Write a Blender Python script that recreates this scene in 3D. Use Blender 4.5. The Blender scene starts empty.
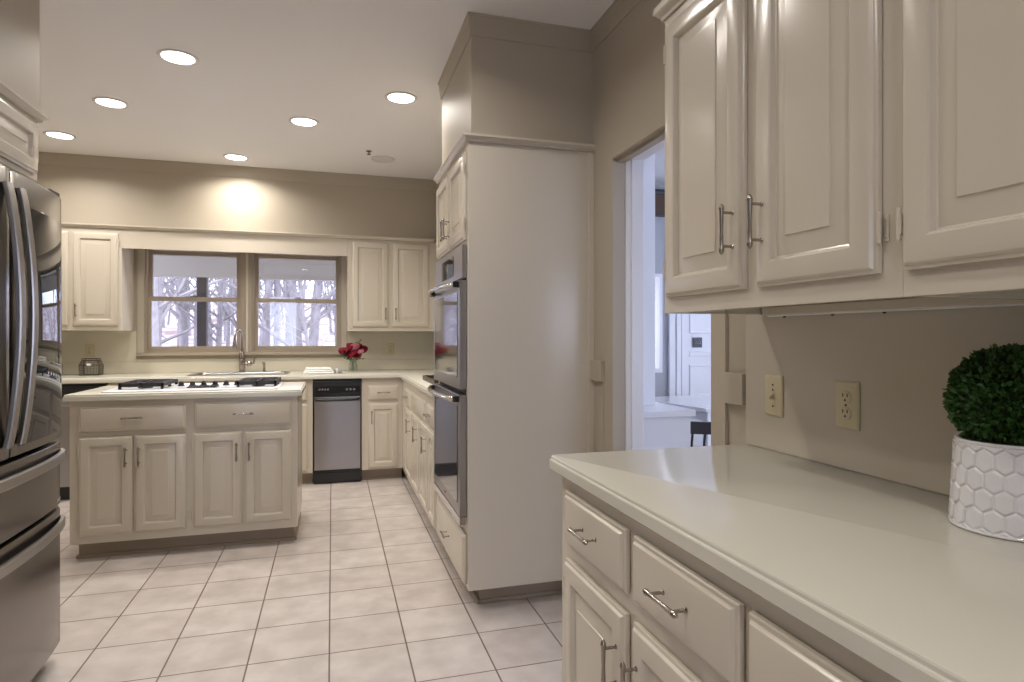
import bpy, math, random
from mathutils import Vector, Matrix
random.seed(7)
PI = math.pi
COL = bpy.context.scene.collection
SC = bpy.context.scene

# ------------------------------------------------------------------ camera
cam_data = bpy.data.cameras.new('camera')
cam = bpy.data.objects.new('camera', cam_data)
COL.objects.link(cam)
cam.location = (0, 0, 1.27)
cam.rotation_euler = (PI / 2, 0, -0.2835)
cam_data.sensor_width = 36.0
cam_data.lens = 617 * 36 / 1024
cam_data.shift_y = -4.5 / 1024
cam_data.clip_start = 0.02
cam_data.clip_end = 300
SC.camera = cam

# ------------------------------------------------------------------ world, exposure, lamp powers
SC.view_settings.view_transform = 'Standard'
SC.view_settings.look = 'None'
SC.view_settings.gamma = 1
SC.view_settings.use_curve_mapping = False
SC.view_settings.exposure = 0.14
CAN_POWER = 10.0
REAR_CAN_POWER = 8.5
CAN_COLOR = (1.0, 0.935, 0.865)
world = bpy.data.worlds.new('overcast_sky')
SC.world = world
world.use_nodes = True
wn = world.node_tree.nodes
wl = world.node_tree.links
wn.clear()
w_out = wn.new('ShaderNodeOutputWorld')
w_bg = wn.new('ShaderNodeBackground')
w_tc = wn.new('ShaderNodeTexCoord')
w_sep = wn.new('ShaderNodeSeparateXYZ')
w_ramp = wn.new('ShaderNodeValToRGB')
w_ramp.color_ramp.elements[0].position = 0.0
w_ramp.color_ramp.elements[0].color = (0.66, 0.74, 1.0, 1)
w_ramp.color_ramp.elements[1].position = 0.8
w_ramp.color_ramp.elements[1].color = (0.84, 0.89, 1.0, 1)
wl.new(w_tc.outputs['Generated'], w_sep.inputs[0])
wl.new(w_sep.outputs[2], w_ramp.inputs[0])
wl.new(w_ramp.outputs[0], w_bg.inputs[0])
w_bg.inputs[1].default_value = 6.0
wl.new(w_bg.outputs[0], w_out.inputs[0])

# ------------------------------------------------------------------ materials
MATS = {}


def mat(name, color, rough=0.5, metal=0.0, spec=0.5, bump=None, vary=None, coat=0.0, emit=None, aniso=None):
    """bump=(scale, strength, (sx,sy,sz)) ; vary=(scale, amount)"""
    m = bpy.data.materials.new(name)
    m.use_nodes = True
    n = m.node_tree.nodes
    l = m.node_tree.links
    b = n['Principled BSDF']
    b.inputs['Base Color'].default_value = (*color, 1)
    b.inputs['Roughness'].default_value = rough
    b.inputs['Metallic'].default_value = metal
    b.inputs['Specular IOR Level'].default_value = spec
    if coat:
        b.inputs['Coat Weight'].default_value = coat
        b.inputs['Coat Roughness'].default_value = 0.08
    if emit:
        b.inputs['Emission Color'].default_value = (*emit[0], 1)
        b.inputs['Emission Strength'].default_value = emit[1]
    if bump or vary:
        tc = n.new('ShaderNodeTexCoord')
    if vary:
        ns = n.new('ShaderNodeTexNoise')
        ns.inputs['Scale'].default_value = vary[0]
        ns.inputs['Detail'].default_value = 4
        l.new(tc.outputs['Object'], ns.inputs['Vector'])
        mx = n.new('ShaderNodeMix')
        mx.data_type = 'RGBA'
        mx.inputs[6].default_value = (*[c * (1 - vary[1]) for c in color], 1)
        mx.inputs[7].default_value = (*[min(1, c * (1 + vary[1])) for c in color], 1)
        l.new(ns.outputs['Fac'], mx.inputs[0])
        l.new(mx.outputs[2], b.inputs['Base Color'])
    if bump:
        mp = n.new('ShaderNodeMapping')
        mp.inputs['Scale'].default_value = bump[2] if len(bump) > 2 else (1, 1, 1)
        nb = n.new('ShaderNodeTexNoise')
        nb.inputs['Scale'].default_value = bump[0]
        nb.inputs['Detail'].default_value = 3
        bp = n.new('ShaderNodeBump')
        bp.inputs['Strength'].default_value = bump[1]
        bp.inputs['Distance'].default_value = 0.002
        l.new(tc.outputs['Object'], mp.inputs[0])
        l.new(mp.outputs[0], nb.inputs['Vector'])
        l.new(nb.outputs['Fac'], bp.inputs['Height'])
        l.new(bp.outputs[0], b.inputs['Normal'])
    MATS[name] = m
    return m


CAB = mat('cream_cabinet_paint', (0.60, 0.545, 0.455), 0.22, bump=(60, 0.10, (1, 1, 0.12)))
WALL = mat('tan_wall_paint', (0.445, 0.392, 0.31), 0.55, bump=(250, 0.06))
CEIL = mat('ceiling_paint', (0.86, 0.85, 0.86), 0.9, bump=(200, 0.05))
COUNTER = mat('cream_laminate', (0.65, 0.63, 0.55), 0.18, vary=(900, 0.03))
SPLASH = mat('beige_laminate', (0.50, 0.45, 0.37), 0.4, vary=(900, 0.02))
LSPL = mat('pale_cream_laminate', (0.60, 0.56, 0.45), 0.35)
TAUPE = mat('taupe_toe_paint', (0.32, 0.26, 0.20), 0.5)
WINFRAME = mat('taupe_window_paint', (0.36, 0.305, 0.235), 0.45)
WHITE = mat('white_trim_paint', (0.80, 0.80, 0.82), 0.4)
GREYWALL = mat('grey_wall_paint', (0.42, 0.43, 0.46), 0.7)
NICKEL = mat('brushed_nickel', (0.38, 0.345, 0.315), 0.25, metal=1.0)
CHROME = mat('chrome', (0.72, 0.72, 0.72), 0.12, metal=1.0)
STEEL = mat('stainless_steel', (0.40, 0.39, 0.40), 0.30, metal=1.0, bump=(90, 0.05, (1, 1, 0.02)))
DSTEEL = mat('black_stainless', (0.24, 0.222, 0.205), 0.24, metal=1.0)
HSTEEL = mat('fridge_handle_steel', (0.40, 0.385, 0.37), 0.33, metal=1.0)
DGLASS = mat('black_glass', (0.012, 0.013, 0.016), 0.02, spec=0.7)
OGLASS = mat('oven_glass', (0.10, 0.10, 0.12), 0.05, metal=0.75, coat=0.6)
BLACK = mat('black_plastic', (0.012, 0.012, 0.014), 0.3)
IRON = mat('black_cast_iron', (0.015, 0.015, 0.017), 0.45)
DARK = mat('dark_gap', (0.03, 0.028, 0.025), 0.7)
ENAMEL = mat('white_enamel', (0.78, 0.78, 0.80), 0.15)
ALMOND = mat('almond_plastic', (0.56, 0.50, 0.33), 0.35)
POTW = mat('white_glazed_ceramic', (0.74, 0.73, 0.75), 0.18, coat=0.5)
SOIL = mat('dark_soil', (0.04, 0.03, 0.02), 0.9)
LEAF = mat('boxwood_green', (0.032, 0.092, 0.014), 0.45, vary=(60, 0.55))
LEAF2 = mat('sprig_green', (0.05, 0.16, 0.04), 0.5, vary=(60, 0.4))
ROSE_RED = mat('crimson_petal', (0.24, 0.005, 0.022), 0.5)
ROSE_PINK = mat('pink_petal', (0.75, 0.30, 0.36), 0.5)
TOWEL = mat('white_cotton', (0.82, 0.81, 0.79), 0.95, bump=(400, 0.4))
TOWELG = mat('grey_stripe_cotton', (0.30, 0.31, 0.30), 0.95)
WIRE = mat('dark_wire', (0.10, 0.085, 0.07), 0.45, metal=0.6)
BOARD = mat('dark_brown_wood', (0.045, 0.03, 0.022), 0.35, vary=(20, 0.4))
BULB = mat('lamp_lens', (0.9, 0.9, 0.9), 0.5, emit=((1.0, 0.95, 0.88), 9.0))
RING = mat('white_lamp_ring', (0.72, 0.70, 0.69), 0.5)
POSTB = mat('dark_brown_post', (0.035, 0.025, 0.02), 0.7)
PORCH = mat('porch_paint', (0.55, 0.52, 0.48), 0.8)
PORCHB = mat('porch_beam_paint', (0.34, 0.31, 0.27), 0.8)
BARK = mat('pale_bark', (0.22, 0.20, 0.21), 0.9, vary=(8, 0.4))
CHAIRD = mat('dark_chair_wood', (0.035, 0.032, 0.036), 0.4)
SEATG = mat('grey_chair_fabric', (0.30, 0.31, 0.35), 0.9)
BROWNW = mat('brown_shade_fabric', (0.10, 0.06, 0.04), 0.8)


def glass_mat(name, refl, tint=(1, 1, 1)):
    m = bpy.data.materials.new(name)
    m.use_nodes = True
    n = m.node_tree.nodes
    l = m.node_tree.links
    n.clear()
    o = n.new('ShaderNodeOutputMaterial')
    t = n.new('ShaderNodeBsdfTransparent')
    t.inputs[0].default_value = (*tint, 1)
    g = n.new('ShaderNodeBsdfGlossy')
    g.inputs['Roughness'].default_value = 0.02
    x = n.new('ShaderNodeMixShader')
    x.inputs[0].default_value = refl
    l.new(t.outputs[0], x.inputs[1])
    l.new(g.outputs[0], x.inputs[2])
    l.new(x.outputs[0], o.inputs[0])
    return m


GLASS = glass_mat('window_glass', 0.05)
VGLASS = glass_mat('vase_glass', 0.22, (0.93, 0.97, 0.93))

# tile floor: square tiles, the grid is measured from the photograph
TILE = bpy.data.materials.new('pink_beige_floor_tile')
TILE.use_nodes = True
n = TILE.node_tree.nodes
l = TILE.node_tree.links
b = n['Principled BSDF']
b.inputs['Roughness'].default_value = 0.34
tc = n.new('ShaderNodeTexCoord')
mp = n.new('ShaderNodeMapping')
mp.inputs['Location'].default_value = (0.011 + 0.305 * 40, -2.578 + 0.305 * 40, 0)
l.new(tc.outputs['Object'], mp.inputs[0])
br = n.new('ShaderNodeTexBrick')
br.offset = 0.0
br.squash = 1.0
br.inputs['Scale'].default_value = 1.0
br.inputs['Brick Width'].default_value = 0.305
br.inputs['Row Height'].default_value = 0.305
br.inputs['Mortar Size'].default_value = 0.0036
br.inputs['Mortar Smooth'].default_value = 0.25
br.inputs['Bias'].default_value = 0.0
br.inputs['Color1'].default_value = (0.54, 0.49, 0.455, 1)
br.inputs['Color2'].default_value = (0.58, 0.535, 0.50, 1)
br.inputs['Mortar'].default_value = (0.17, 0.13, 0.105, 1)
l.new(mp.outputs[0], br.inputs['Vector'])
ns = n.new('ShaderNodeTexNoise')
ns.inputs['Scale'].default_value = 7
ns.inputs['Detail'].default_value = 5
l.new(tc.outputs['Object'], ns.inputs['Vector'])
rp = n.new('ShaderNodeValToRGB')
rp.color_ramp.elements[0].position = 0.35
rp.color_ramp.elements[0].color = (0.86, 0.84, 0.83, 1)
rp.color_ramp.elements[1].position = 0.65
rp.color_ramp.elements[1].color = (1.06, 1.05, 1.05, 1)
l.new(ns.outputs['Fac'], rp.inputs[0])
mx = n.new('ShaderNodeMix')
mx.data_type = 'RGBA'
mx.blend_type = 'MULTIPLY'
mx.inputs[0].default_value = 1.0
l.new(br.outputs['Color'], mx.inputs[6])
l.new(rp.outputs[0], mx.inputs[7])
l.new(mx.outputs[2], b.inputs['Base Color'])
bp = n.new('ShaderNodeBump')
bp.invert = True
bp.inputs['Strength'].default_value = 0.5
bp.inputs['Distance'].default_value = 0.002
l.new(br.outputs['Fac'], bp.inputs['Height'])
l.new(bp.outputs[0], b.inputs['Normal'])

# wooded hillside ground
LITTER = bpy.data.materials.new('leaf_litter_with_snow')
LITTER.use_nodes = True
n = LITTER.node_tree.nodes
l = LITTER.node_tree.links
b = n['Principled BSDF']
b.inputs['Roughness'].default_value = 1.0
tc = n.new('ShaderNodeTexCoord')
ns = n.new('ShaderNodeTexNoise')
ns.inputs['Scale'].default_value = 0.9
ns.inputs['Detail'].default_value = 8
ns.inputs['Roughness'].default_value = 0.75
l.new(tc.outputs['Object'], ns.inputs['Vector'])
rp = n.new('ShaderNodeValToRGB')
cr = rp.color_ramp
cr.elements[0].position = 0.36
cr.elements[0].color = (0.12, 0.075, 0.075, 1)
cr.elements[1].position = 0.60
cr.elements[1].color = (0.50, 0.50, 0.58, 1)
e = cr.elements.new(0.48)
e.color = (0.25, 0.18, 0.20, 1)
l.new(ns.outputs['Fac'], rp.inputs[0])
l.new(rp.outputs[0], b.inputs['Base Color'])


# ------------------------------------------------------------------ mesh helpers
class MB:
    def __init__(s):
        s.v = []
        s.f = []

    def add(s, vs, fs):
        o = len(s.v)
        s.v += [tuple(p) for p in vs]
        s.f += [tuple(i + o for i in f) for f in fs]
        return s

    def box(s, x0, x1, y0, y1, z0, z1):
        v = [(x0, y0, z0), (x1, y0, z0), (x1, y1, z0), (x0, y1, z0), (x0, y0, z1), (x1, y0, z1), (x1, y1, z1), (x0, y1, z1)]
        return s.add(v, [(0, 3, 2, 1), (4, 5, 6, 7), (0, 1, 5, 4), (1, 2, 6, 5), (2, 3, 7, 6), (3, 0, 4, 7)])

    def loops(s, loops, cap0=True, cap1=True, closed=True):
        """loft a list of equal length vertex rings"""
        o = len(s.v)
        k = len(loops[0])
        for lp in loops:
            s.v += [tuple(p) for p in lp]
        for i in range(len(loops) - 1):
            a = o + i * k
            c = a + k
            for j in range(k if closed else k - 1):
                j2 = (j + 1) % k
                s.f.append((a + j, a + j2, c + j2, c + j))
        if cap0:
            s.f.append(tuple(o + j for j in range(k))[::-1])
        if cap1:
            a = o + (len(loops) - 1) * k
            s.f.append(tuple(a + j for j in range(k)))
        return s

    def tube(s, pts, r, n=10, flat=1.0, side=None, sq=False):
        """tube along a polyline; r number or list; flat squeezes the second axis"""
        pts = [Vector(p) for p in pts]
        rs = r if isinstance(r, (list, tuple)) else [r] * len(pts)
        rings = []
        ref = Vector(side) if side else None
        for i, p in enumerate(pts):
            t = (pts[min(i + 1, len(pts) - 1)] - pts[max(i - 1, 0)]).normalized()
            if ref is None:
                ref = Vector((0, 0, 1)) if abs(t.z) < 0.9 else Vector((1, 0, 0))
            u = (ref - t * ref.dot(t))
            if u.length < 1e-6:
                u = t.orthogonal()
            u.normalize()
            w = t.cross(u)
            ref = u
            if sq:
                cs = [(1, .6), (.8, 1), (-.8, 1), (-1, .6), (-1, -.6), (-.8, -1), (.8, -1), (1, -.6)]
            else:
                cs = [(math.cos(2 * PI * k / n), math.sin(2 * PI * k / n)) for k in range(n)]
            rings.append([p + u * a * rs[i] + w * b2 * rs[i] * flat for a, b2 in cs])
        return s.loops(rings)

    def lathe(s, prof, n=24, c=(0, 0, 0), axis='z', cap0=True, cap1=True):
        rings = []
        for r, h in prof:
            ring = []
            for k in range(n):
                a = 2 * PI * k / n
                p = (r * math.cos(a), r * math.sin(a), h)
                if axis == 'y':
                    p = (p[0], -p[2], p[1])
                if axis == 'x':
                    p = (p[2], p[0], p[1])
                ring.append((p[0] + c[0], p[1] + c[1], p[2] + c[2]))
            rings.append(ring)
        return s.loops(rings, cap0, cap1)

    def build(s, name, material, parent=None, loc=(0, 0, 0), rotz=0, smooth=None, bevel=None, rot=None):
        me = bpy.data.meshes.new(name)
        me.from_pydata(s.v, [], s.f)
        me.materials.append(material)
        me.update()
        import bmesh
        bm = bmesh.new()
        bm.from_mesh(me)
        bmesh.ops.recalc_face_normals(bm, faces=bm.faces)
        bm.to_mesh(me)
        bm.free()
        if smooth:
            me.shade_smooth()
            me.set_sharp_from_angle(angle=math.radians(smooth))
        o = bpy.data.objects.new(name, me)
        COL.objects.link(o)
        o.location = loc
        o.rotation_euler = rot if rot else (0, 0, rotz)
        if parent:
            o.parent = parent
        if bevel:
            md = o.modifiers.new('edge', 'BEVEL')
            md.width = bevel
            md.segments = 2
            md.limit_method = 'ANGLE'
            me.shade_smooth()
            me.set_sharp_from_angle(angle=math.radians(50))
            md.harden_normals = True
        return o


def tag(o, label, cat, group=None, kind=None):
    o['label'] = label
    o['category'] = cat
    if group:
        o['group'] = group
    if kind:
        o['kind'] = kind
    return o


def struct(o, label=None):
    o['kind'] = 'structure'
    if label:
        o['label'] = label
    return o


def empty(name, label, cat, loc, rotz=0, group=None):
    o = bpy.data.objects.new(name, None)
    COL.objects.link(o)
    o.location = loc
    o.rotation_euler = (0, 0, rotz)
    o.empty_display_size = 0.1
    return tag(o, label, cat, group)


def offset_poly(poly, d):
    """inset a CCW polygon by d"""
    n = len(poly)
    out = []
    for i in range(n):
        p0 = Vector(poly[i - 1])
        p1 = Vector(poly[i])
        p2 = Vector(poly[(i + 1) % n])
        e1 = (p1 - p0).normalized()
        e2 = (p2 - p1).normalized()
        n1 = Vector((-e1.y, e1.x))
        n2 = Vector((-e2.y, e2.x))
        m = n1 + n2
        m = m / max(m.dot(n1), 0.2)
        out.append(tuple(p1 + m * d))
    return out


def slab(poly, z0, z1, hole=None, mb=None):
    """counter slab with a stepped, rounded edge; poly is CCW"""
    mb = mb or MB()
    h = z1 - z0
    prof = [(0.003, 0), (0.0, 0.003), (0.0, h - 0.013), (0.0015, h - 0.0105), (0.004, h - 0.0100), (0.0048, h - 0.009),
            (0.0048, h - 0.004), (0.006, h - 0.0012), (0.009, h)]
    rings = [[(x, y, z0 + z) for x, y in offset_poly(poly, d)] for d, z in prof]
    mb.loops(rings, True, hole is None)
    if hole:
        k = len(poly)
        top = len(mb.v) - k
        o = len(mb.v)
        hx0, hx1, hy0, hy1 = hole
        mb.v += [(hx0, hy0, z1), (hx0, hy1, z1), (hx1, hy1, z1), (hx1, hy0, z1)]
        mb.v += [(hx0, hy0, z0 + .001), (hx0, hy1, z0 + .001), (hx1, hy1, z0 + .001), (hx1, hy0, z0 + .001)]
        # keyhole polygon starting at the outline vertex nearest hole corner 0
        st = min(range(k), key=lambda i: (Vector(mb.v[top + i]) - Vector(mb.v[o])).length)
        ring = [top + (st + i) % k for i in range(k)] + [top + st] + [o, o + 1, o + 2, o + 3, o]
        # faces may not repeat a vertex: duplicate the two slit vertices
        mb.v += [mb.v[top + st], mb.v[o]]
        a, c = len(mb.v) - 2, len(mb.v) - 1
        ring = [top + (st + i) % k for i in range(k)] + [a] + [c, o + 1, o + 2, o + 3, o]
        mb.f.append(tuple(ring))
        for j in range(4):
            j2 = (j + 1) % 4
            mb.f.append((o + j, o + j2, o + 4 + j2, o + 4 + j))
    return mb


def sweep(path, prof, closed=False, mb=None):
    """profile [(outward, z)...] swept along plan path; outward is to the right of travel; mitred"""
    mb = mb or MB()
    n = len(path)
    rings = []
    for i in range(n):
        p = Vector(path[i])
        if i == 0:
            e = (Vector(path[1]) - p).normalized()
            m = Vector((e.y, -e.x))
        elif i == n - 1:
            e = (p - Vector(path[i - 1])).normalized()
            m = Vector((e.y, -e.x))
        else:
            e1 = (p - Vector(path[i - 1])).normalized()
            e2 = (Vector(path[i + 1]) - p).normalized()
            n1 = Vector((e1.y, -e1.x))
            n2 = Vector((e2.y, -e2.x))
            m = n1 + n2
            m = m / m.dot(n1)
        rings.append([(p.x + m.x * d, p.y + m.y * d, z) for d, z in prof])
    return mb.loops(rings)


def rect_ring(x0, x1, z0, z1, ins, y):
    return [(x0 + ins, y, z0 + ins), (x1 - ins, y, z0 + ins), (x1 - ins, y, z1 - ins), (x0 + ins, y, z1 - ins)]


# ------------------------------------------------------------------ cabinets
DT = 0.020   # how far doors and drawer fronts stand proud


def door_mb(w, h, fw=0.056):
    m = MB()
    fw = min(fw, w * 0.24)
    pb = min(0.040, w * 0.13)
    prof = [(0.003, 0), (0, -0.002), (0, -DT + 0.010), (0.003, -DT + 0.0075), (0.0065, -DT + 0.0065), (0.0105, -DT + 0.001), (0.013, -DT),
            (fw - 0.007, -DT), (fw - 0.003, -DT + 0.0025), (fw, -DT + 0.011), (fw + 0.003, -DT + 0.0125), (fw + 0.006, -DT + 0.0120),
            (fw + pb, -DT + 0.0030), (fw + pb + 0.0010, -DT + 0.0006), (fw + pb + 0.005, -DT + 0.0003)]
    m.loops([rect_ring(0, w, 0, h, i, y) for i, y in prof])
    return m


def drawer_mb(w, h):
    m = MB()
    prof = [(0.003, 0), (0, -0.002), (0, -DT + 0.010), (0.003, -DT + 0.0075), (0.008, -DT + 0.0065), (0.012, -DT + 0.001), (0.015, -DT)]
    m.loops([rect_ring(0, w, 0, h, i, y) for i, y in prof])
    return m


def handle_mesh():
    m = MB()
    L = 0.054
    prof = [(0.0005, -L - 0.004), (0.003, -L - 0.002), (0.0052, -L + 0.002), (0.0062, -L + 0.006), (0.0062, -L + 0.010), (0.0050, -L + 0.013),
            (0.0047, -0.02), (0.0040, 0), (0.0047, 0.02), (0.0050, L - 0.013), (0.0062, L - 0.010), (0.0062, L - 0.006),
            (0.0052, L - 0.002), (0.003, L + 0.002), (0.0005, L + 0.004)]
    m.lathe(prof, 12, (0, -0.030, 0))
    for z in (-0.038, 0.038):
        m.lathe([(0.0055, 0.0), (0.0055, 0.002), (0.0034, 0.004), (0.0034, 0.030)], 10, (0, 0, z), axis='y')
    return m


HANDLE = None
HINGE = None


def put_handle(parent, x, z, horiz=False):
    global HANDLE
    if HANDLE is None:
        o = handle_mesh().build('handle', NICKEL, parent, (x, -DT + .0005, z), smooth=40)
        HANDLE = o.data
    else:
        o = bpy.data.objects.new('handle', HANDLE)
        COL.objects.link(o)
        o.parent = parent
        o.location = (x, -DT + .0005, z)
    if horiz:
        o.rotation_euler = (0, PI / 2, 0)
    return o


def put_hinge(parent, x, z, sgn):
    """painted barrel hinge with a leaf on the face frame"""
    m = MB()
    m.lathe([(0.0015, -0.027), (0.0034, -0.025), (0.0034, -.009), (.0028, -.0085), (.0034, -.008), (.0034, .008), (.0028, .0085), (.0034, .009), (0.0034, 0.025), (0.0015, 0.027)], 10, (sgn * 0.0045, -0.013, 0))
    x0, x1 = sorted((sgn * 0.004, sgn * 0.013))
    m.box(x0, x1, -0.0022, 0.0, -0.022, 0.022)
    x0, x1 = sorted((sgn * 0.0045, -sgn * 0.001))
    m.box(x0, x1, -0.014, -0.010, -0.016, 0.016)
    m.lathe([(0.0022, 0), (0.0022, 0.0035), (0.001, 0.004)], 8, (sgn * 0.009, 0, 0.014), axis='y')
    m.lathe([(0.0022, 0), (0.0022, 0.0035), (0.001, 0.004)], 8, (sgn * 0.009, 0, -0.014), axis='y')
    return m.build('hinge', CAB, parent, (x, 0, z), smooth=40)


def add_door(c, z0, x0, x1, a, b_, hinge='L', hp='top', handle=True, hinges=True):
    w, h = x1 - x0, b_ - a
    d = door_mb(w, h).build('door', CAB, c, (x0, -0.0005, a - z0), smooth=25)
    if handle:
        hx = w - 0.028 if hinge == 'L' else 0.028
        hz = h - 0.118 if hp == 'top' else (0.125 if hp == 'bottom' else hp)
        put_handle(d, hx, hz)
    if hinges:
        hx = 0 if hinge == 'L' else w
        s = -1 if hinge == 'L' else 1
        put_hinge(d, hx, 0.075, s)
        put_hinge(d, hx, h - 0.075, s)
    return d


def add_drawer(c, z0, x0, x1, a, b_, handle=True):
    w, h = x1 - x0, b_ - a
    d = drawer_mb(w, h).build('drawer', CAB, c, (x0, -0.0005, a - z0), smooth=25)
    if handle:
        put_handle(d, w / 2, h / 2 + 0.004, True)
    return d


def cabinet(name, label, loc, rotz, w, d, z0, z1, doors=(), drawers=(), toe=False, toe_sides=(0, 0), body=None, group=None):
    """local x along the front, y into the wall, children relative to the base z0 (floor if toe)"""
    base = 0.0 if toe else z0
    c = empty(name, label, 'cabinet', (loc[0], loc[1], base), rotz, group)
    if body is None:
        body = MB().box(0, w, 0, d, (0.1 if toe else z0) - base, z1 - base)
    body.build('body', CAB, c, bevel=0.0015)
    if toe:
        l0, l1 = toe_sides
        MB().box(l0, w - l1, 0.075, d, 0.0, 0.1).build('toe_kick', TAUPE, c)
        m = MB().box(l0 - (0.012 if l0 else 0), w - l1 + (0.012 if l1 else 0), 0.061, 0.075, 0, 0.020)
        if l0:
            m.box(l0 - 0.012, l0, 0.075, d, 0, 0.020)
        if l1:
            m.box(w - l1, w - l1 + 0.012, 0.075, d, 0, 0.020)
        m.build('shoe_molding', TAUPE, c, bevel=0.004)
    for q in doors:
        add_door(c, base, **q)
    for q in drawers:
        add_drawer(c, base, **q)
    return c


def D(x0, x1, a, b_, hinge='L', hp='top', handle=True, hinges=True):
    return dict(x0=x0, x1=x1, a=a, b_=b_, hinge=hinge, hp=hp, handle=handle, hinges=hinges)


def W(x0, x1, a, b_, handle=True):
    return dict(x0=x0, x1=x1, a=a, b_=b_, handle=handle)


# ------------------------------------------------------------------ room shell
CZ = 2.76      # ceiling
RW = 1.224     # right wall face
BW = 6.17      # back wall face
LW = -2.50     # left wall face beyond the fridge
YR = -3.4      # rear wall
struct(MB().box(LW - .2, RW + .126, YR - .2, BW + .15, -0.12, 0).build('floor', TILE), 'pinkish beige square tile kitchen floor')
struct(MB().box(LW - .2, RW + .125, YR - .2, BW + .15, CZ, CZ + .15).build('ceiling', CEIL), 'pale kitchen ceiling')
WX0, WX1, WZ0, WZ1 = -1.60, 0.085, 1.125, 2.055     # window opening in the back wall
struct(MB().box(LW - .2, WX0, BW, BW + .15, 0, CZ).box(WX1, RW + .125, BW, BW + .15, 0, CZ)
       .box(WX0, WX1, BW, BW + .15, 0, WZ0).box(WX0, WX1, BW, BW + .15, WZ1, CZ).build('wall_back', WALL), 'tan back wall around the window')
DY0, DY1, DZ = 1.790, 2.561, 2.078                 # doorway in the right wall
m = MB().box(RW, RW + .06, YR, DY0, 0, CZ).box(RW, RW + .06, DY1, BW, 0, CZ).box(RW, RW + .06, DY0, DY1, DZ, CZ)
struct(m.build('wall_right', WALL), 'tan right wall with the doorway')
m = MB().box(RW + .06, RW + .125, YR, DY0 - .012, 0, CZ).box(RW + .06, RW + .125, DY1 + .012, BW, 0, CZ).box(RW + .06, RW + .125, DY0 - .012, DY1 + .012, DZ + .012, CZ)
struct(m.build('wall_right_outer', WHITE), 'white far side of the right wall')
struct(MB().box(LW - .2, LW, 3.05, BW, 0, CZ).box(LW, -1.84, 2.95, 3.05, 0, CZ).box(-1.94, -1.84, YR, 2.95, 0, CZ).build('wall_left', WALL), 'tan left wall behind the refrigerator')
# rear wall; its unseen glazed opening is added to let in fill daylight
struct(MB().box(-1.94, -1.5, YR - .15, YR, 0, CZ).box(-.78, RW, YR - .15, YR, 0, CZ).box(-1.5, -.78, YR - .15, YR, 2.3, CZ).build('wall_rear', WALL), 'tan rear wall')
m = MB()
for x in (-1.5, -.84):
    m.box(x, x + .06, YR - .1, YR - .04, 0.05, 2.3)
m.box(-1.5, -.78, YR - .1, YR - .04, 0, .08).box(-1.5, -.78, YR - .1, YR - .04, 2.22, 2.3)
o = struct(m.build('added_window_rear', WHITE), 'unseen glazed opening added to the rear wall for fill daylight')
for x in (-1.44,):
    MB().box(x, x + .60, YR - .075, YR - .07, .08, 2.22).build('glass_pane', GLASS, o)

# soffits (bulkheads) above the cabinets
SZ = 2.195
struct(MB().box(LW, RW, 5.86, BW, SZ, CZ).build('wall_soffit_back', WALL), 'tan soffit above the back wall cabinets')
struct(MB().box(.617, RW, 2.792, 3.585, 2.19, CZ).build('wall_soffit_right', WALL), 'tan soffit above the oven cabinet')
struct(MB().box(.955, RW, 3.585, 5.86, SZ, CZ).build('wall_soffit_corner', WALL), 'tan soffit in the right back corner')
struct(MB().box(-1.84, -1.138, 1.0, 2.935, 2.165, CZ).build('wall_soffit_left', WALL), 'tan soffit above the refrigerator cabinet')

# crown molding under the ceiling
cp = [(0, CZ - .100), (.006, CZ - .100), (.008, CZ - .095), (.017, CZ - .012), (.021, CZ - .010), (.021, CZ - .0005), (0, CZ - .0005)]
struct(sweep([(LW, 5.86), (.955, 5.86), (.955, 3.585), (.617, 3.585), (.617, 2.792), (RW, 2.792), (RW, YR)], cp).build('trim_1', WALL), 'tan crown molding along the kitchen ceiling')
struct(sweep([(-1.138, 1.0), (-1.138, 2.935), (-1.84, 2.935)][::-1], [(-d, z) for d, z in cp][::-1]).build('trim_2', WALL), 'tan crown molding on the refrigerator soffit')
# ledge molding along the tops of the cabinets
lp = [(0, -.030), (.012, -.030), (.014, -.022), (.026, -.012), (.030, -.010), (.030, 0), (0, 0)]
struct(sweep([(LW, 5.839), (.93, 5.839)], [(d, SZ + z - .0005) for d, z in lp]).build('trim_3', CAB), 'cream molding above the back wall cabinets')
struct(sweep([(.60, 3.60), (.60, 2.774), (RW, 2.774)], [(d, 2.196 + z) for d, z in lp]).build('trim_4', CAB), 'cream molding around the top of the oven cabinet')
# doorway casing and jamb
m = MB().box(RW - .012, RW, DY0 - .078, DY0, 0, DZ + .005).box(RW - .004, RW, DY1, DY1 + .085, 0, DZ + .085).box(RW - .004, RW, DY0 - .078, DY1, DZ, DZ + .085)
m.box(RW - .004, RW + .060, DY1 - .004, DY1, 0, DZ)
m.box(RW + .0, RW + .022, DY0, DY1, DZ - .004, DZ).box(RW + .022, RW + .060, DY0, DY1, DZ - .016, DZ)
struct(m.build('trim_5', WALL, bevel=.0015), 'tan casing around the doorway')
m = MB().box(RW + .0605, RW + .145, DY1 - .008, DY1 + .012, 0, DZ + .012).box(RW + .0605, RW + .145, DY0 - .012, DY1, DZ, DZ + .012).box(RW + .0605, RW + .145, DY0 - .012, DY0 + .004, 0, DZ)
m.box(RW + .085, RW + .145, DY1 - .020, DY1 - .008, 0, DZ)
struct(m.build('trim_6', WHITE, bevel=.002), 'white inner jamb of the doorway')
# plain rail boards on the wall beside the doorway
m = MB().box(RW - .022, RW, 1.6145, 1.712, 1.058, 1.155)
m.box(RW - .022, RW, 2.646, 2.774, 1.058, 1.155)
m.box(RW - .010, RW, 2.646, 2.690, 0.0, 1.058)
struct(m.build('trim_7', WALL, bevel=.002), 'tan rail board beside the doorway')

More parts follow.
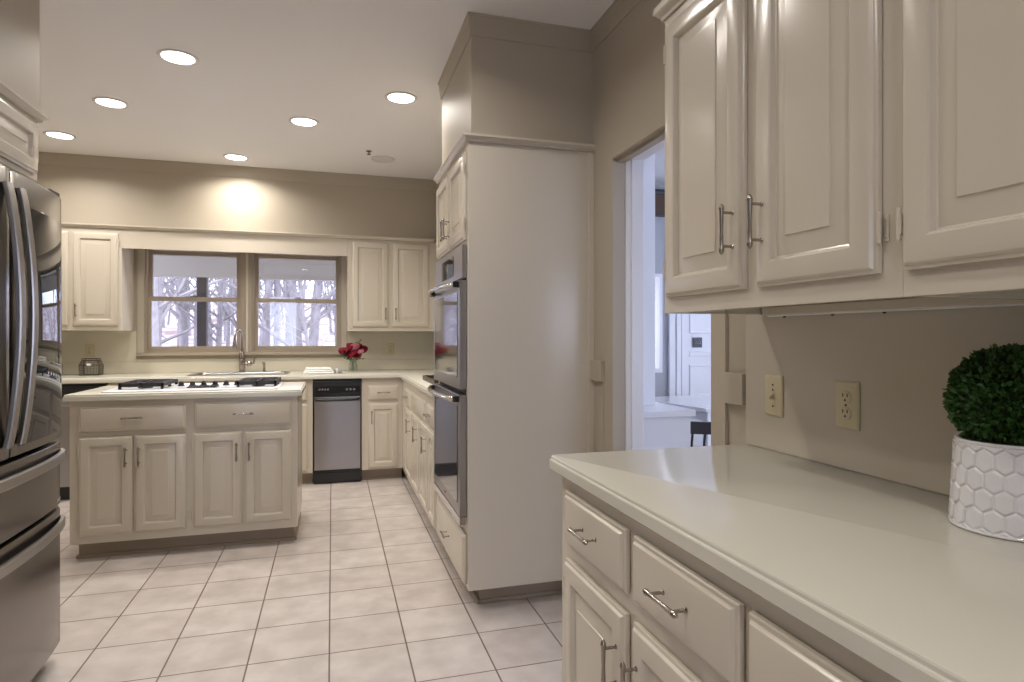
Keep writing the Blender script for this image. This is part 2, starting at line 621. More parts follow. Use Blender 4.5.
# window in the back wall: two double-hung units under one casing
struct(MB().box(-1.655, 0.135, BW - .045, BW + .0, 1.098, 1.124).box(-1.63, .11, BW - .018, BW, 1.070, 1.098).build('trim_8', WINFRAME, bevel=.003), 'taupe window sill and apron')
m = MB().box(-1.655, -1.60, BW - .012, BW, 1.124, 2.10).box(.085, .135, BW - .012, BW, 1.124, 2.10).box(-1.655, .135, BW - .012, BW, 2.055, 2.10)
struct(m.build('trim_9', SPLASH, bevel=.002), 'beige casing around the back window')
MULLC = MB().box(-.769, -.745, BW - .008, BW - .0025, 1.125, 2.054)
m = MB().box(-.800, -.772, BW - .012, BW + .10, 1.124, 2.055).box(-.742, -.714, BW - .012, BW + .10, 1.124, 2.055).box(-.772, -.742, BW - .002, BW + .10, 1.124, 2.055)
struct(m.build('trim_10', WINFRAME, bevel=.002), 'taupe mullion between the two window units')
struct(MULLC.build('trim_16', CAB, bevel=.001), 'cream strip down the middle of the window mullion')


def window_unit(name, x0, x1, label):
    m = MB()
    f = .018
    m.box(x0, x0 + f, BW + .0, BW + .10, WZ0, WZ1).box(x1 - f, x1, BW + .0, BW + .10, WZ0, WZ1)
    m.box(x0 + f, x1 - f, BW, BW + .10, WZ0, WZ0 + .014).box(x0 + f, x1 - f, BW, BW + .10, WZ1 - .014, WZ1)
    o = struct(m.build(name, WINFRAME, bevel=.0015), label)
    a, c = x0 + f, x1 - f
    for nm, z0, z1, y, sr, br_ in (('lower_sash', WZ0 + .014, 1.628, BW + .020, .030, .042), ('upper_sash', 1.590, WZ1 - .014, BW + .052, .034, .038)):
        s = MB().box(a, a + sr, y, y + .030, z0, z1).box(c - sr, c, y, y + .030, z0, z1).box(a + sr, c - sr, y, y + .03, z0, z0 + br_).box(a + sr, c - sr, y, y + .03, z1 - .034, z1)
        s.build(nm, WINFRAME, o, bevel=.0015)
        MB().box(a + sr, c - sr, y + .013, y + .017, z0 + br_, z1 - .034).build('glass_pane', GLASS, o)
    MB().box((x0 + x1) / 2 - .03, (x0 + x1) / 2 + .03, BW + .008, BW + .020, 1.629, 1.640).build('sash_lock', NICKEL, o, bevel=.002)


window_unit('window_1', WX0, -.8005, 'left double-hung window looking at the woods')
window_unit('window_2', -.7135, WX1, 'right double-hung window looking at the woods')

# ------------------------------------------------------------------ the back run of cabinets
FY = 5.55      # base face frame plane
CH = 0.905     # underside of the counters
CT = 0.945     # counter top
cabinet('base_cabinet', 'cream base cabinet left of the sink, mostly hidden behind the island', (-1.695, FY), 0, .50, BW - FY - .002, 0, CH,
        doors=[D(.03, .24, .12, .69, 'L'), D(.26, .47, .12, .69, 'R')], drawers=[W(.03, .47, .72, .845)], toe=True)
cabinet('base_cabinet', 'cream sink base cabinet between the island and the trash compactor', (-1.19, FY), 0, 1.030, BW - FY - .002, 0, CH,
        body=MB().box(0, 1.03, 0, .02, .1, CH).box(0, .02, .02, BW - FY - .002, .1, CH).box(1.01, 1.03, .02, BW - FY - .002, .1, CH).box(.02, 1.01, .02, BW - FY - .002, .1, .12),
        doors=[D(.03, .500, .12, .69, 'L'), D(.520, .985, .12, .69, 'R')], drawers=[W(.03, .500, .72, .845, False), W(.520, .985, .72, .845, False)], toe=True)
cabinet('base_cabinet', 'narrow cream base cabinet right of the trash compactor, one drawer over one door', (.247, FY), 0, .353, BW - FY, 0, CH,
        doors=[D(.055, .312, .115, .682, 'R')], drawers=[W(.055, .312, .712, .838)], toe=True)
# right run, fronts face left
RX = .60
c = cabinet('base_cabinet', 'long cream base cabinet run between the back corner and the wall oven', (RX, FY - .001), -PI / 2, FY - 3.603, RW - RX - .002, 0, CH,
            doors=[D(FY - 5.22, FY - 4.80, .12, .69, 'L'), D(FY - 4.78, FY - 4.38, .12, .69, 'L'), D(FY - 4.36, FY - 3.94, .12, .69, 'L'), D(FY - 3.92, FY - 3.64, .12, .69, 'L', handle=False)],
            drawers=[W(FY - 5.22, FY - 4.80, .715, .84), W(FY - 4.78, FY - 4.04, .715, .84, False), W(FY - 4.00, FY - 3.64, .715, .84)], toe=True)

# L-shaped counter with a hole for the sink
poly = [(LW + .002, BW - .001), (LW + .002, 5.515), (.572, 5.515), (.572, 3.605), (RW - .001, 3.605), (RW - .001, BW - .001)]
tag(slab(poly, CH + .001, CT, hole=(-1.14, -.38, 5.63, 6.01)).build('countertop', COUNTER, smooth=22),
    'cream L-shaped countertop running under the window to the wall oven', 'countertop')
m = MB().box(LW + .005, RW - .02, BW - .020, BW - .0005, CT + .0005, 1.045).box(RW - .020, RW - .0005, 3.61, BW - .0005, CT + .0005, 1.045)
m.box(LW + .005, -1.66, BW - .008, BW - .0005, 1.0455, 1.317).box(.14, RW - .02, BW - .008, BW - .0005, 1.0455, 1.317).box(-1.66, .14, BW - .008, BW - .0005, 1.0455, 1.069)
tag(m.build('backsplash', LSPL, bevel=.002), 'cream wall covering and low strip behind the sink counter', 'backsplash')

# wall cabinets
UF = 5.84
cabinet('wall_cabinet', 'cream wall cabinet on the left of the window, beside the refrigerator', (-2.44, UF), 0, .758, BW - UF, 1.318, SZ - .031,
        doors=[D(.03, .375, 1.357, 2.125, 'R', 'bottom'), D(.408, .733, 1.357, 2.125, 'R', 'bottom')])
cabinet('wall_cabinet', 'cream two-door wall cabinet on the right of the window', (.135, UF), 0, .815, BW - UF, 1.318, SZ - .031,
        doors=[D(.040, .368, 1.357, 2.140, 'L', 'bottom'), D(.405, .745, 1.357, 2.140, 'R', 'bottom')])
cabinet('wall_cabinet', 'cream wall cabinet behind the tall oven cabinet, filling the back corner', (.952, UF - .0), -PI / 2, UF - 3.605, RW - .952, 1.318, SZ - .001,
        doors=[D(.42, .98, 1.357, 2.14, 'L', 'bottom'), D(1.0, 1.55, 1.357, 2.14, 'R', 'bottom'), D(1.57, 2.20, 1.357, 2.14, 'L', 'bottom')])
tag(MB().box(-1.6815, .1345, UF, UF + .02, 2.005, SZ - .031).build('window_valance', CAB, bevel=.002),
    'plain cream board spanning above the window between the wall cabinets', 'valance')

# ------------------------------------------------------------------ oven cabinet
OY0, OY1 = 2.776, 3.600
w = OY1 - OY0
dep = RW - RX - .0005
zt = 2.166
m = MB().box(0, w, 0, dep, .100, .385)                       # drawer section
m.box(0, w, 0, dep, 1.700, zt)                                # top section
m.box(0, .045, 0, dep, .385, 1.70).box(w - .045, w, 0, dep, .385, 1.70)
m.box(.045, w - .045, dep - .02, dep, .385, 1.70)
m.box(w - .0005, w + .002, 0, dep, .1, zt)
m.box(w + .002, w + .007, dep - .030, dep, .1, zt)
c = cabinet('oven_cabinet', 'tall cream cabinet enclosing the double wall oven, with a plain flat side panel', (RX, OY1), -PI / 2, w, dep, 0, zt, body=m,
            doors=[D(.030, .405, 1.720, 2.125, 'L', .105), D(.419, .794, 1.720, 2.125, 'R', .105)],
            drawers=[W(.030, .794, .120, .350)], toe=True, toe_sides=(0, .09))

# double wall oven
ov = empty('wall_oven', 'stainless double wall oven built into the tall cabinet', 'oven', (RX, OY1 - .047, .388), -PI / 2)
ow = w - .094
MB().box(0.002, ow - .002, -.001, .55, 0, 1.308).build('oven_body', DARK, ov)
m = MB().box(-.015, ow + .015, -.022, -.0015, 1.155, 1.310)
m.build('control_panel', STEEL, ov, bevel=.003)
MB().box(.20, ow - .20, -.0245, -.022, 1.18, 1.28).build('display', DGLASS, ov, bevel=.001)
MB().box(ow / 2 - .05, ow / 2 + .05, -.0255, -.0245, 1.22, 1.25).build('clock_screen', OGLASS, ov)
for nm, z0, z1 in (('upper_door', .635, 1.145), ('lower_door', .045, .610)):
    dd = MB().box(-.012, ow + .012, -.034, -.0015, z0, z1).build(nm, STEEL, ov, bevel=.004)
    MB().box(.035, ow - .035, -.0365, -.034, z0 + .055, z1 - .055).build('door_glass', OGLASS, dd, bevel=.001)
    zz = z1 - .020
    pts = []
    for k in range(21):
        t = k / 20
        pts.append((.015 + t * (ow - .03), -.050 - .045 * math.sin(PI * t) ** .6, zz))
    MB().tube(pts, .012, 12, side=(0, 0, 1)).build('handle', CHROME, dd, smooth=50)
    for x in (.015, ow - .015):
        MB().box(x - .012, x + .012, -.062, -.033, zz - .014, zz + .014).build('handle_bracket', BLACK, dd, bevel=.004)
MB().box(-.012, ow + .012, -.035, -.0015, .004, .042).build('vent_trim', CHROME, ov, bevel=.003)
MB().box(ow / 2 - .02, ow / 2 + .02, -.0355, -.034, .068, .080).build('badge', BLACK, ov)

# ------------------------------------------------------------------ island
IX0, IX1, IY0, IY1 = -1.412, -.205, 4.010, 4.640
iw = IX1 - IX0
def I(x): return x - IX0
cabinet('kitchen_island', 'cream island cabinet with two drawers over four doors under the gas cooktop', (IX0, IY0), 0, iw, IY1 - IY0, 0, CH,
        doors=[D(I(-1.364), I(-1.099), .147, .703, 'L'), D(I(-1.088), I(-.822), .147, .703, 'R'),
               D(I(-.783), I(-.518), .147, .703, 'L'), D(I(-.505), I(-.240), .147, .703, 'R')],
        drawers=[W(I(-1.364), I(-.822), .733, .872), W(I(-.776), I(-.238), .733, .880)], toe=True, toe_sides=(.02, .02))
bpy.data.objects['kitchen_island']['category'] = 'kitchen island'
poly = [(-1.437, 3.985), (-.180, 3.985), (-.180, 4.665), (-1.437, 4.665)]
tag(slab(poly, CH + .001, CT).build('countertop', COUNTER, smooth=22), 'cream countertop of the island, holding the cooktop', 'countertop')

# ------------------------------------------------------------------ cooktop
cx0, cx1, cy0, cy1 = -1.285, -.325, 4.055, 4.590
ck = empty('gas_cooktop', 'white gas cooktop with black grates set in the island countertop', 'cooktop', ((cx0 + cx1) / 2, (cy0 + cy1) / 2, CT + .0005))
hw, hd = (cx1 - cx0) / 2, (cy1 - cy0) / 2
m = MB()
R = .045
def rr(hw, hd, R, z, n=6):
    pts = []
    for sx, sy, a0 in ((1, 1, 0), (-1, 1, PI / 2), (-1, -1, PI), (1, -1, 1.5 * PI)):
        for k in range(n + 1):
            a = a0 + k * PI / 2 / n
            pts.append((sx * (hw - R) + R * math.cos(a), sy * (hd - R) + R * math.sin(a), z))
    return pts
m.loops([rr(hw, hd, R, 0), rr(hw, hd, R, .006), rr(hw - .004, hd - .004, R, .010), rr(hw - .02, hd - .02, R - .01, .012), rr(hw - .03, hd - .03, R - .015, .008)])
m.build('cooktop_surface', ENAMEL, ck, smooth=40)
def grate(x0, x1, y0, y1):
    g = MB()
    b = .016
    zt_, zb = .046, .022
    def bar(ax, ay, bx, by):
        g.box(min(ax, bx) - b / 2, max(ax, bx) + b / 2, min(ay, by) - b / 2, max(ay, by) + b / 2, zb, zt_)
    bar(x0, y0, x1, y0); bar(x0, y1, x1, y1); bar(x0, y0, x0, y1); bar(x1, y0, x1, y1)
    ym = (y0 + y1) / 2
    bar(x0, ym, x1, ym)
    for yc in ((y0 + ym) / 2, (y1 + ym) / 2):
        xm = (x0 + x1) / 2
        bar(x0, yc, xm - .03, yc); bar(xm + .03, yc, x1, yc)
        bar(xm, yc - (ym - y0) / 2, xm, yc - .03); bar(xm, yc + .03, xm, yc + (ym - y0) / 2)
    for x in (x0, x1):
        for y in (y0, ym, y1):
            g.box(x - .008, x + .008, y - .008, y + .008, .008, zb)
    return g
for x0, x1 in ((-hw + .070, -hw + .295), (hw - .240, hw - .022)):
    o = grate(x0, x1, -hd + .130, hd - .050).build('grate', IRON, ck, bevel=.002)
    for yc in (-.050, .128):
        MB().lathe([(.040, .008), (.040, .014), (.033, .016), (.033, .023), (.026, .026), (.0, .031)][:-1], 24, ((x0 + x1) / 2, yc, 0)).build('burner', IRON, ck, smooth=40)
MB().box(-.055, .115, -.13, -.02, .009, .014).build('downdraft_vent', BLACK, ck, bevel=.002)
m = MB()
for k in range(10):
    m.box(-.048 + k * .0162, -.042 + k * .0162, -.122, -.028, .014, .0175)
m.build('vent_grille', IRON, ck)
for k in range(6):
    x = -.122 + k * .066
    kb = MB().lathe([(.021, .008), (.021, .014), (.016, .016), (.014, .032), (.012, .034)], 16, (x, .055, 0)).box(x - .003, x + .003, .037, .073, .016, .038).build('knob', BLACK, ck, smooth=40)

# ------------------------------------------------------------------ trash compactor and dishwasher
tc_ = empty('trash_compactor', 'narrow stainless trash compactor with a black control panel', 'trash compactor', (-.157, FY, 0))
MB().box(.004, .398, .0, .58, .10, .900).build('appliance_body', BLACK, tc_)
MB().box(.004, .398, .03, .06, .0, .10).box(.004, .398, -.005, .0295, .012, .098).build('kick_plate', BLACK, tc_, bevel=.003)
MB().box(.006, .396, -.030, -.0005, .755, .885).build('control_panel', BLACK, tc_, bevel=.003)
MB().box(.020, .382, -.0325, -.030, .785, .845).build('control_strip', DGLASS, tc_, bevel=.001)
m = MB()
for k in range(4):
    m.lathe([(.008, 0), (.008, .004), (.006, .006)], 12, (.055 + k * .022, -.0325, .815), axis='y')
for k in range(3):
    m.box(.27 + k * .03, .288 + k * .03, -.0345, -.0325, .806, .822)
m.build('buttons', STEEL, tc_, smooth=40)
MB().tube([(.02, -.03, .735), (.02, -.055, .728), (.10, -.062, .726), (.20, -.064, .726), (.30, -.062, .726), (.38, -.055, .728), (.38, -.03, .735)], .011, 10).build('pull_bar', BLACK, tc_, smooth=50)
MB().box(.010, .392, -.026, -.0005, .125, .750).build('front_panel', STEEL, tc_, bevel=.003)
dw = empty('dishwasher', 'black-trimmed dishwasher at the left end of the back counter, half hidden by the island', 'dishwasher', (-2.30, FY, 0))
MB().box(.004, .596, .0, .58, .10, .900).build('appliance_body', BLACK, dw)
MB().box(.004, .596, .03, .06, .0, .10).build('kick_plate', BLACK, dw)
MB().box(.006, .594, -.028, -.0005, .790, .880).build('control_panel', BLACK, dw, bevel=.003)
MB().box(.006, .594, -.026, -.0005, .110, .785).build('front_panel', STEEL, dw, bevel=.003)
MB().tube([(.05, -.026, .74), (.05, -.06, .74), (.55, -.06, .74), (.55, -.026, .74)], .009, 10).build('handle', STEEL, dw, smooth=50)

# ------------------------------------------------------------------ sink and faucet
sk = empty('kitchen_sink', 'stainless drop-in sink under the window', 'sink', (-.76, 5.82, CT))
m = MB()
def rrc(hw, hd, R, z): return rr(hw, hd, R, z, 4)
m.loops([rrc(.395, .205, .03, .0008), rrc(.395, .205, .03, .005), rrc(.385, .195, .03, .006), rrc(.365, .180, .04, .004), rrc(.360, .176, .05, -.005), rrc(.345, .165, .05, -.17),
         rrc(.30, .13, .05, -.185)], False, True)
m.build('basin', STEEL, sk, smooth=50)
MB().lathe([(.04, -.184), (.04, -.181), (.03, -.180)], 20).build('drain', CHROME, sk, smooth=40)
fc = empty('kitchen_faucet', 'tall chrome gooseneck faucet in front of the window', 'faucet', (-.785, 6.060, CT))
MB().lathe([(.030, .0005), (.030, .006), (.024, .012), (.027, .02), (.027, .10), (.033, .105), (.033, .114), (.025, .120), (.025, .175), (.016, .19)], 20).build('faucet_base', NICKEL, fc, smooth=40)
pts = [(0, 0, .17), (0, 0, .30)] + [(-.022 * (1 - math.cos(a)), -.065 * (1 - math.cos(a)), .31 + .075 * math.sin(a)) for a in [PI * k / 12 for k in range(13)]]
MB().tube(pts, .011, 12, side=(1, -.33, 0)).build('spout', NICKEL, fc, smooth=50)
MB().lathe([(.010, .215), (.017, .223), (.019, .26), (.014, .285), (.012, .31)], 16, (-.044, -.13, 0)).build('spray_head', NICKEL, fc, smooth=40)
m = MB().tube([(.022, 0, .078), (.045, 0, .078)], .013, 12).lathe([(.004, .052), (.018, .058), (.025, .078), (.018, .098), (.004, .104)], 16, (.060, 0, 0)).tube([(.078, 0, .078), (.098, 0, .082), (.104, 0, .130)], [.011, .009, .008], 10)
m.build('lever', NICKEL, fc, smooth=50)
sd = empty('soap_dispenser', 'small soap dispenser on the counter right of the faucet', 'soap dispenser', (-.60, 6.08, CT))
MB().lathe([(.018, .0005), (.018, .006), (.011, .012), (.010, .06), (.013, .065), (.013, .075)], 16).build('pump_body', NICKEL, sd, smooth=40)
MB().tube([(0, 0, .072), (0, 0, .085), (-.01, -.05, .084)], .006, 10).build('nozzle', NICKEL, sd, smooth=50)

# ------------------------------------------------------------------ right foreground cabinets
yA, yM, yB = 1.573, .785, -.005
def L(y): return yA - y
cabinet('base_cabinet', 'near right cream base cabinet with two chrome-handled drawers over two doors', (RX, yA), -PI / 2, yA - yM, RW - RX - .0005, 0, CH,
        doors=[D(L(1.515), L(1.170), .125, .690, 'L'), D(L(1.135), L(.796), .125, .690, 'R')],
        drawers=[W(L(1.515), L(1.170), .733, .866), W(L(1.135), L(.796), .733, .866)], toe=True)
def L2(y): return yM - .0005 - y
cabinet('base_cabinet', 'cream base cabinet at the lower right edge of the view, nearest the camera', (RX, yM - .0005), -PI / 2, yM - yB, RW - RX - .0005, 0, CH,
        doors=[D(L2(.774), L2(.430), .125, .690, 'L'), D(L2(.395), L2(.05), .125, .690, 'R')],
        drawers=[W(L2(.774), L2(.430), .733, .866), W(L2(.395), L2(.05), .733, .866)], toe=True)
poly = [(.572, -.02), (RW - .001, -.02), (RW - .001, 1.606), (.582, 1.606), (.572, 1.596)]
tag(slab(poly, CH + .001, CT).build('countertop', COUNTER, smooth=22), 'cream countertop in the right foreground, under the topiary', 'countertop')
tag(MB().box(RW - .019, RW - .0005, -.02, 1.600, CT + .0008, 1.3335).build('backsplash', SPLASH, bevel=.001),
    'plain beige backsplash panel behind the foreground countertop', 'backsplash')
UX = .890
uz0, uz1 = 1.334, 2.150
def UB(w):
    return MB().box(0, w, 0, .02, 0, uz1 - uz0).box(0, w, .02, RW - UX - .001, .020, uz1 - uz0).box(0, .016, .02, RW - UX - .001, 0, .020)
c = cabinet('wall_cabinet', 'large cream wall cabinet above the foreground counter, two doors with paired handles', (UX, 1.533), -PI / 2, 1.533 - .785, RW - UX - .0005, uz0, uz1, body=UB(1.533 - .785),
            doors=[D(1.533 - 1.505, 1.533 - 1.172, 1.376, 2.118, 'L', .135), D(1.533 - 1.130, 1.533 - .822, 1.376, 2.118, 'R', .135)])
c = cabinet('wall_cabinet', 'cream wall cabinet cut off by the right edge of the view', (UX, .7845), -PI / 2, .80, RW - UX - .0005, uz0, uz1, body=UB(.80),
            doors=[D(.7845 - .776, .7845 - .430, 1.376, 2.118, 'L', .135), D(.7845 - .40, .7845 - .06, 1.376, 2.118, 'R', .135)])
prof = [(0, 2.150), (.006, 2.150), (.008, 2.158), (.020, 2.168), (.023, 2.172), (.023, 2.190), (0, 2.190)]
struct(sweep([(RW, 1.533), (UX, 1.533), (UX, -.02)][::-1], [(-d, z) for d, z in prof][::-1]).build('trim_11', CAB), 'cream crown molding on the foreground wall cabinets')
# trim strip under the cabinets along the wall, not a lamp
uc = empty('under_cabinet_trim', 'slim cream trim strip fixed under the foreground wall cabinets', 'trim', (RW - .075, .80, 1.3335 + .0195))
MB().box(.035, .054, -.72, .70, -.024, -.0005).build('strip_body', CAB, uc, bevel=.003)
MB().box(.038, .051, -.70, .68, -.027, -.024).build('lower_strip', WHITE, uc)
for y in (.30, .45, .62):
    MB().lathe([(.0035, -.031), (.0035, -.0272)], 10, (.045, y, 0)).build('clip', DARK, uc)
tag(MB().tube([(0, 0, 0), (-.004, 0, -.012), (-.002, .004, -.022), (.006, .01, -.024)], .0022, 8).build('cup_hook', NICKEL, loc=(1.0, 1.40, 1.3535), smooth=50),
    'tiny curved hook under the far end of the wall cabinet', 'hook')

# ------------------------------------------------------------------ outlets and switch
def plate(name, label, loc, rotz, kind, group=None):
    c = empty(name, label, 'electrical outlet' if kind == 'outlet' else 'light switch', loc, rotz)
    m = MB()
    m.loops([rect_ring(-.0355, .0355, -.0575, .0575, i, y) for i, y in ((0, -.0004), (0, -.003), (.004, -.006), (.007, -.0065))])
    m.build('face_plate', ALMOND, c, smooth=30)
    s = MB()
    if kind == 'outlet':
        for z in (-.0195, .0195):
            MB().lathe([(.0165, .006), (.0165, .0088), (.0155, .0093)], 24, (0, 0, z), axis='y').build('receptacle', ALMOND, c, smooth=40)
            s.box(-.008, -.0055, -.0101, -.0090, z + .001, z + .009).box(.0055, .008, -.0101, -.0090, z + .001, z + .009)
            s.lathe([(.0028, .0090), (.0028, .0101)], 10, (0, 0, z - .007), axis='y')
        s.lathe([(.0028, .006), (.0028, .0078)], 10, (0, 0, 0), axis='y')
        s.build('slots', BOARD, c)
    else:
        MB().box(-.005, .005, -.008, -.006, -.012, .012).build('toggle_slot', ALMOND, c)
        MB().loops([[(-.0045, -.008, -.006), (.0045, -.008, -.006), (.0045, -.008, .006), (-.0045, -.008, .006)], [(-.0035, -.020, -.012), (.0035, -.020, -.012), (.0035, -.020, -.004), (-.0035, -.020, -.004)]]).build('toggle', ALMOND, c, bevel=.001)
        for z in (-.03, .03, .016):
            s.lathe([(.0026, .006), (.0026, .0078)], 10, (0, 0, z), axis='y')
        s.build('screws', BOARD, c)
    return c
plate('light_switch', 'almond toggle light switch on the foreground backsplash', (RW - .0195, 1.471, 1.103), -PI / 2, 'switch')
plate('wall_outlet', 'almond duplex outlet on the foreground backsplash, between switch and topiary', (RW - .0195, 1.212, 1.103), -PI / 2, 'outlet')
plate('wall_outlet', 'beige outlet on the back wall right of the flowers', (.548, BW - .0085, 1.145), 0, 'outlet')
plate('wall_outlet', 'beige outlet on the back wall above the wire basket', (-2.02, BW - .0085, 1.145), 0, 'outlet')

# ------------------------------------------------------------------ refrigerator
fw = .946
FYc = 2.380
fr = empty('refrigerator', 'tall black stainless French-door refrigerator at the left edge', 'refrigerator', (-1.03, FYc - fw / 2, 0), PI / 2)
def bow(x):
    t = (x - fw / 2) / (fw / 2)
    e = max(0, abs(t) - .965) / .035
    return .030 * (1 - abs(t) ** 3) - .008 * e * e
def curved(x0, x1, z0, z1, off=0.0, back=.06, n=24, r=.006, inset=None):
    rings = []
    for k in range(n + 1):
        x = x0 + (x1 - x0) * k / n
        y = -bow(x) - off
        e = min(1, min(k, n - k) / 1.0)
        q = r if 0 < k < n else r
        dy = 0 if 0 < k < n else r * .8
        rings.append([(x, back, z0), (x, back, z1), (x, y + dy + q, z1), (x, y + dy + q * .3, z1 - q * .3), (x, y + dy, z1 - q), (x, y + dy, z0 + q), (x, y + dy + q * .3, z0 + q * .3), (x, y + dy + q, z0)])
    return MB().loops(rings)
MB().box(.006, fw - .006, .062, .76, .03, 1.790).build('cabinet_body', mat('fridge_side', (.10, .098, .095), .45), fr, bevel=.004)
MB().box(.03, fw - .03, .05, .70, .0, .03).build('base_grille', BLACK, fr)
for x0, x1, nm in ((0.0, fw / 2 - .003, 'left_door'), (fw / 2 + .003, fw, 'right_door')):
    d_ = curved(x0, x1, .875, 1.815).build(nm, DSTEEL, fr, smooth=35)
    if nm == 'right_door':
        gx0, gx1 = x0 + .045, x1 - .012
        curved(gx0, gx1, .905, 1.715, off=.0025, back=-.0, r=.002).build('glass_panel', DGLASS, d_, smooth=35)
    else:
        curved(x0 + .11, x0 + .33, 1.12, 1.60, off=.0025, back=-.0, r=.002).build('water_dispenser', DGLASS, d_, smooth=35)
    hx = fw / 2 - .045 if nm == 'left_door' else fw / 2 + .042
    pts = []
    for k in range(25):
        t = k / 24
        z = .915 + t * .845
        pts.append((hx, -bow(hx) - .008 - .036 * math.sin(PI * t) ** .8, z))
    MB().tube(pts, .020, 8, flat=.42, side=(1, 0, 0), sq=True).build('handle', HSTEEL, d_, smooth=40)
MB().box(.02, .10, .0, .08, 1.816, 1.835).build('hinge_cover', DSTEEL, fr, bevel=.004)
MB().box(fw - .10, fw - .02, .0, .08, 1.816, 1.835).build('hinge_cover', DSTEEL, fr, bevel=.004)
for z0, z1, nm, hz in ((.615, .862, 'middle_drawer', .815), (.075, .602, 'freezer_drawer', .555)):
    d_ = curved(0, fw, z0, z1).build(nm, DSTEEL, fr, smooth=35)
    pts = []
    for k in range(31):
        t = k / 30
        x = .035 + t * (fw - .07)
        pts.append((x, -bow(x) - .002 - .036 * math.sin(PI * t) ** .45, hz))
    MB().tube(pts, .018, 8, flat=.45, side=(0, 0, 1), sq=True).build('handle', HSTEEL, d_, smooth=40)
    if nm == 'middle_drawer':
        curved(fw - .085, fw - .035, z0 + .016, z0 + .028, off=.0012, back=0, n=4, r=.001).build('badge', CHROME, d_)
# cabinet over the refrigerator, faces +X
c = cabinet('wall_cabinet', 'cream cabinet above the refrigerator in the upper left corner', (-1.142, 1.905), PI / 2, 2.925 - 1.905, .67, 1.895, 2.140,
            doors=[D(.04, .50, 1.915, 2.115, 'L', handle=False), D(.52, .985, 1.915, 2.115, 'R', handle=False)])
struct(sweep([(-1.142, 1.0), (-1.142, 2.925), (-1.84, 2.925)][::-1], [(-d, 2.166 + z) for d, z in lp][::-1]).build('trim_12', CAB), 'cream molding above the refrigerator cabinet')
m = MB().box(-1.83, -1.10, 2.862, 2.885, 0, 1.893)

# ------------------------------------------------------------------ recessed lamps
def can(x, y, on=True, label='', group=None):
    c = empty('recessed_light', label, 'ceiling light', (x, y, CZ - .0005), 0, group)
    ro = .100
    MB().lathe([(.078, -.001), (.080, -.004), (.088, -.009), (.097, -.007), (ro, 0)], 40, cap0=False, cap1=False).build('trim_ring', RING, c, smooth=50)
    MB().lathe([(.0785, -.0035), (.0785, -.002)], 40).build('lens', BULB if on else RING, c, smooth=40)
    if on:
        ld = bpy.data.lights.new('lamp', 'AREA')
        ld.shape = 'DISK'
        ld.size = .15
        ld.energy = REAR_CAN_POWER if group else CAN_POWER
        ld.color = CAN_COLOR
        ld.spread = math.radians(146)
        lo = bpy.data.objects.new('lamp', ld)
        COL.objects.link(lo)
        lo.parent = c
        lo.location = (0, 0, -.012)
    return c
can(-.789, 3.656, label='lit recessed ceiling light, the largest and nearest in view')
can(-1.353, 4.486, label='lit recessed ceiling light, middle one of the diagonal row of three on the left')
can(-1.933, 5.315, label='lit recessed ceiling light farthest left, near the refrigerator cabinet')
can(-.188, 4.508, label='lit recessed ceiling light in the middle of the ceiling, between two rows')
can(.412, 3.887, label='lit recessed ceiling light beside the oven cabinet soffit')
can(-.767, 5.558, label='lit recessed ceiling light closest to the back wall over the sink')
can(.409, 5.275, False, label='unlit recessed ceiling light near the back right corner')
for i, (x, y) in enumerate(((.15, 2.25), (-.45, .9), (.10, -.6), (-.6, -2.0))):
    can(x, y, label='lit recessed ceiling light out of view behind or above the camera', group='ceiling lights behind the camera')
tag(MB().lathe([(.022, 0), (.022, .004), (.010, .007), (.009, .022), (.016, .024), (.016, .027)], 20, axis='z').build('sprinkler_head', NICKEL, loc=(.283, 5.079, CZ - .0005), rot=(PI, 0, 0), smooth=40),
    'small metal sprinkler head on the ceiling beside the unlit light', 'sprinkler')

# ------------------------------------------------------------------ topiary in the foreground
PX, PY = 1.103, .768
pt = empty('potted_topiary', 'clipped green boxwood ball in a white embossed pot on the foreground counter', 'potted plant', (PX, PY, CT + .0005))
PH, R0, R1 = .150, .086, .079
def hexh(s, z):
    """raised height of elongated hexagon tiles; s arc length, z height"""
    cw = 2 * PI * .083 / 18
    chh = .032
    row = math.floor(z / chh)
    best = 0
    sl = .009 / (cw / 2)
    for q in (row - 1, row, row + 1):
        off = .5 * (q % 2)
        k = round(s / cw - off)
        dx = abs(s - (k + off) * cw)
        dz = abs(z - (q + .5) * chh)
        dd = min(cw / 2 - dx, (.0205 - sl * dx - dz) / math.sqrt(1 + sl * sl))
        v = min(1, max(0, (dd - .0008) / .0022))
        best = max(best, v * v * (3 - 2 * v))
    return best * .0028
m = MB()
NA, NZ = 400, 110
rings = [[((R0 - .006) * math.cos(2 * PI * k / NA), (R0 - .006) * math.sin(2 * PI * k / NA), 0) for k in range(NA)]]
for j in range(NZ + 1):
    z = PH * j / NZ
    t = j / NZ
    r = R0 + (R1 - R0) * t
    ring = []
    for k in range(NA):
        a = 2 * PI * k / NA
        hh = hexh(a * .083, z - .008) if .006 < z < PH - .006 else 0
        if z < .006:
            hh = .003 * math.sqrt(max(0, 1 - ((z - .003) / .003) ** 2))
        if z > PH - .005:
            hh = .0015
        ring.append(((r - .003 + hh) * math.cos(a), (r - .003 + hh) * math.sin(a), z))
    rings.append(ring)
for r, z in ((R1 - .008, PH), (R1 - .010, PH - .02)):
    rings.append([(r * math.cos(2 * PI * k / NA), r * math.sin(2 * PI * k / NA), z) for k in range(NA)])
m.loops(rings, True, True)
m.build('pot', POTW, pt, smooth=60)
MB().lathe([(.068, PH - .0195), (.066, PH - .008), (.03, PH - .004)], 24).build('soil', SOIL, pt, smooth=50)
m = MB()
rs = random.Random(3)
BZ, BR = PH + .068, .089
N = 4200
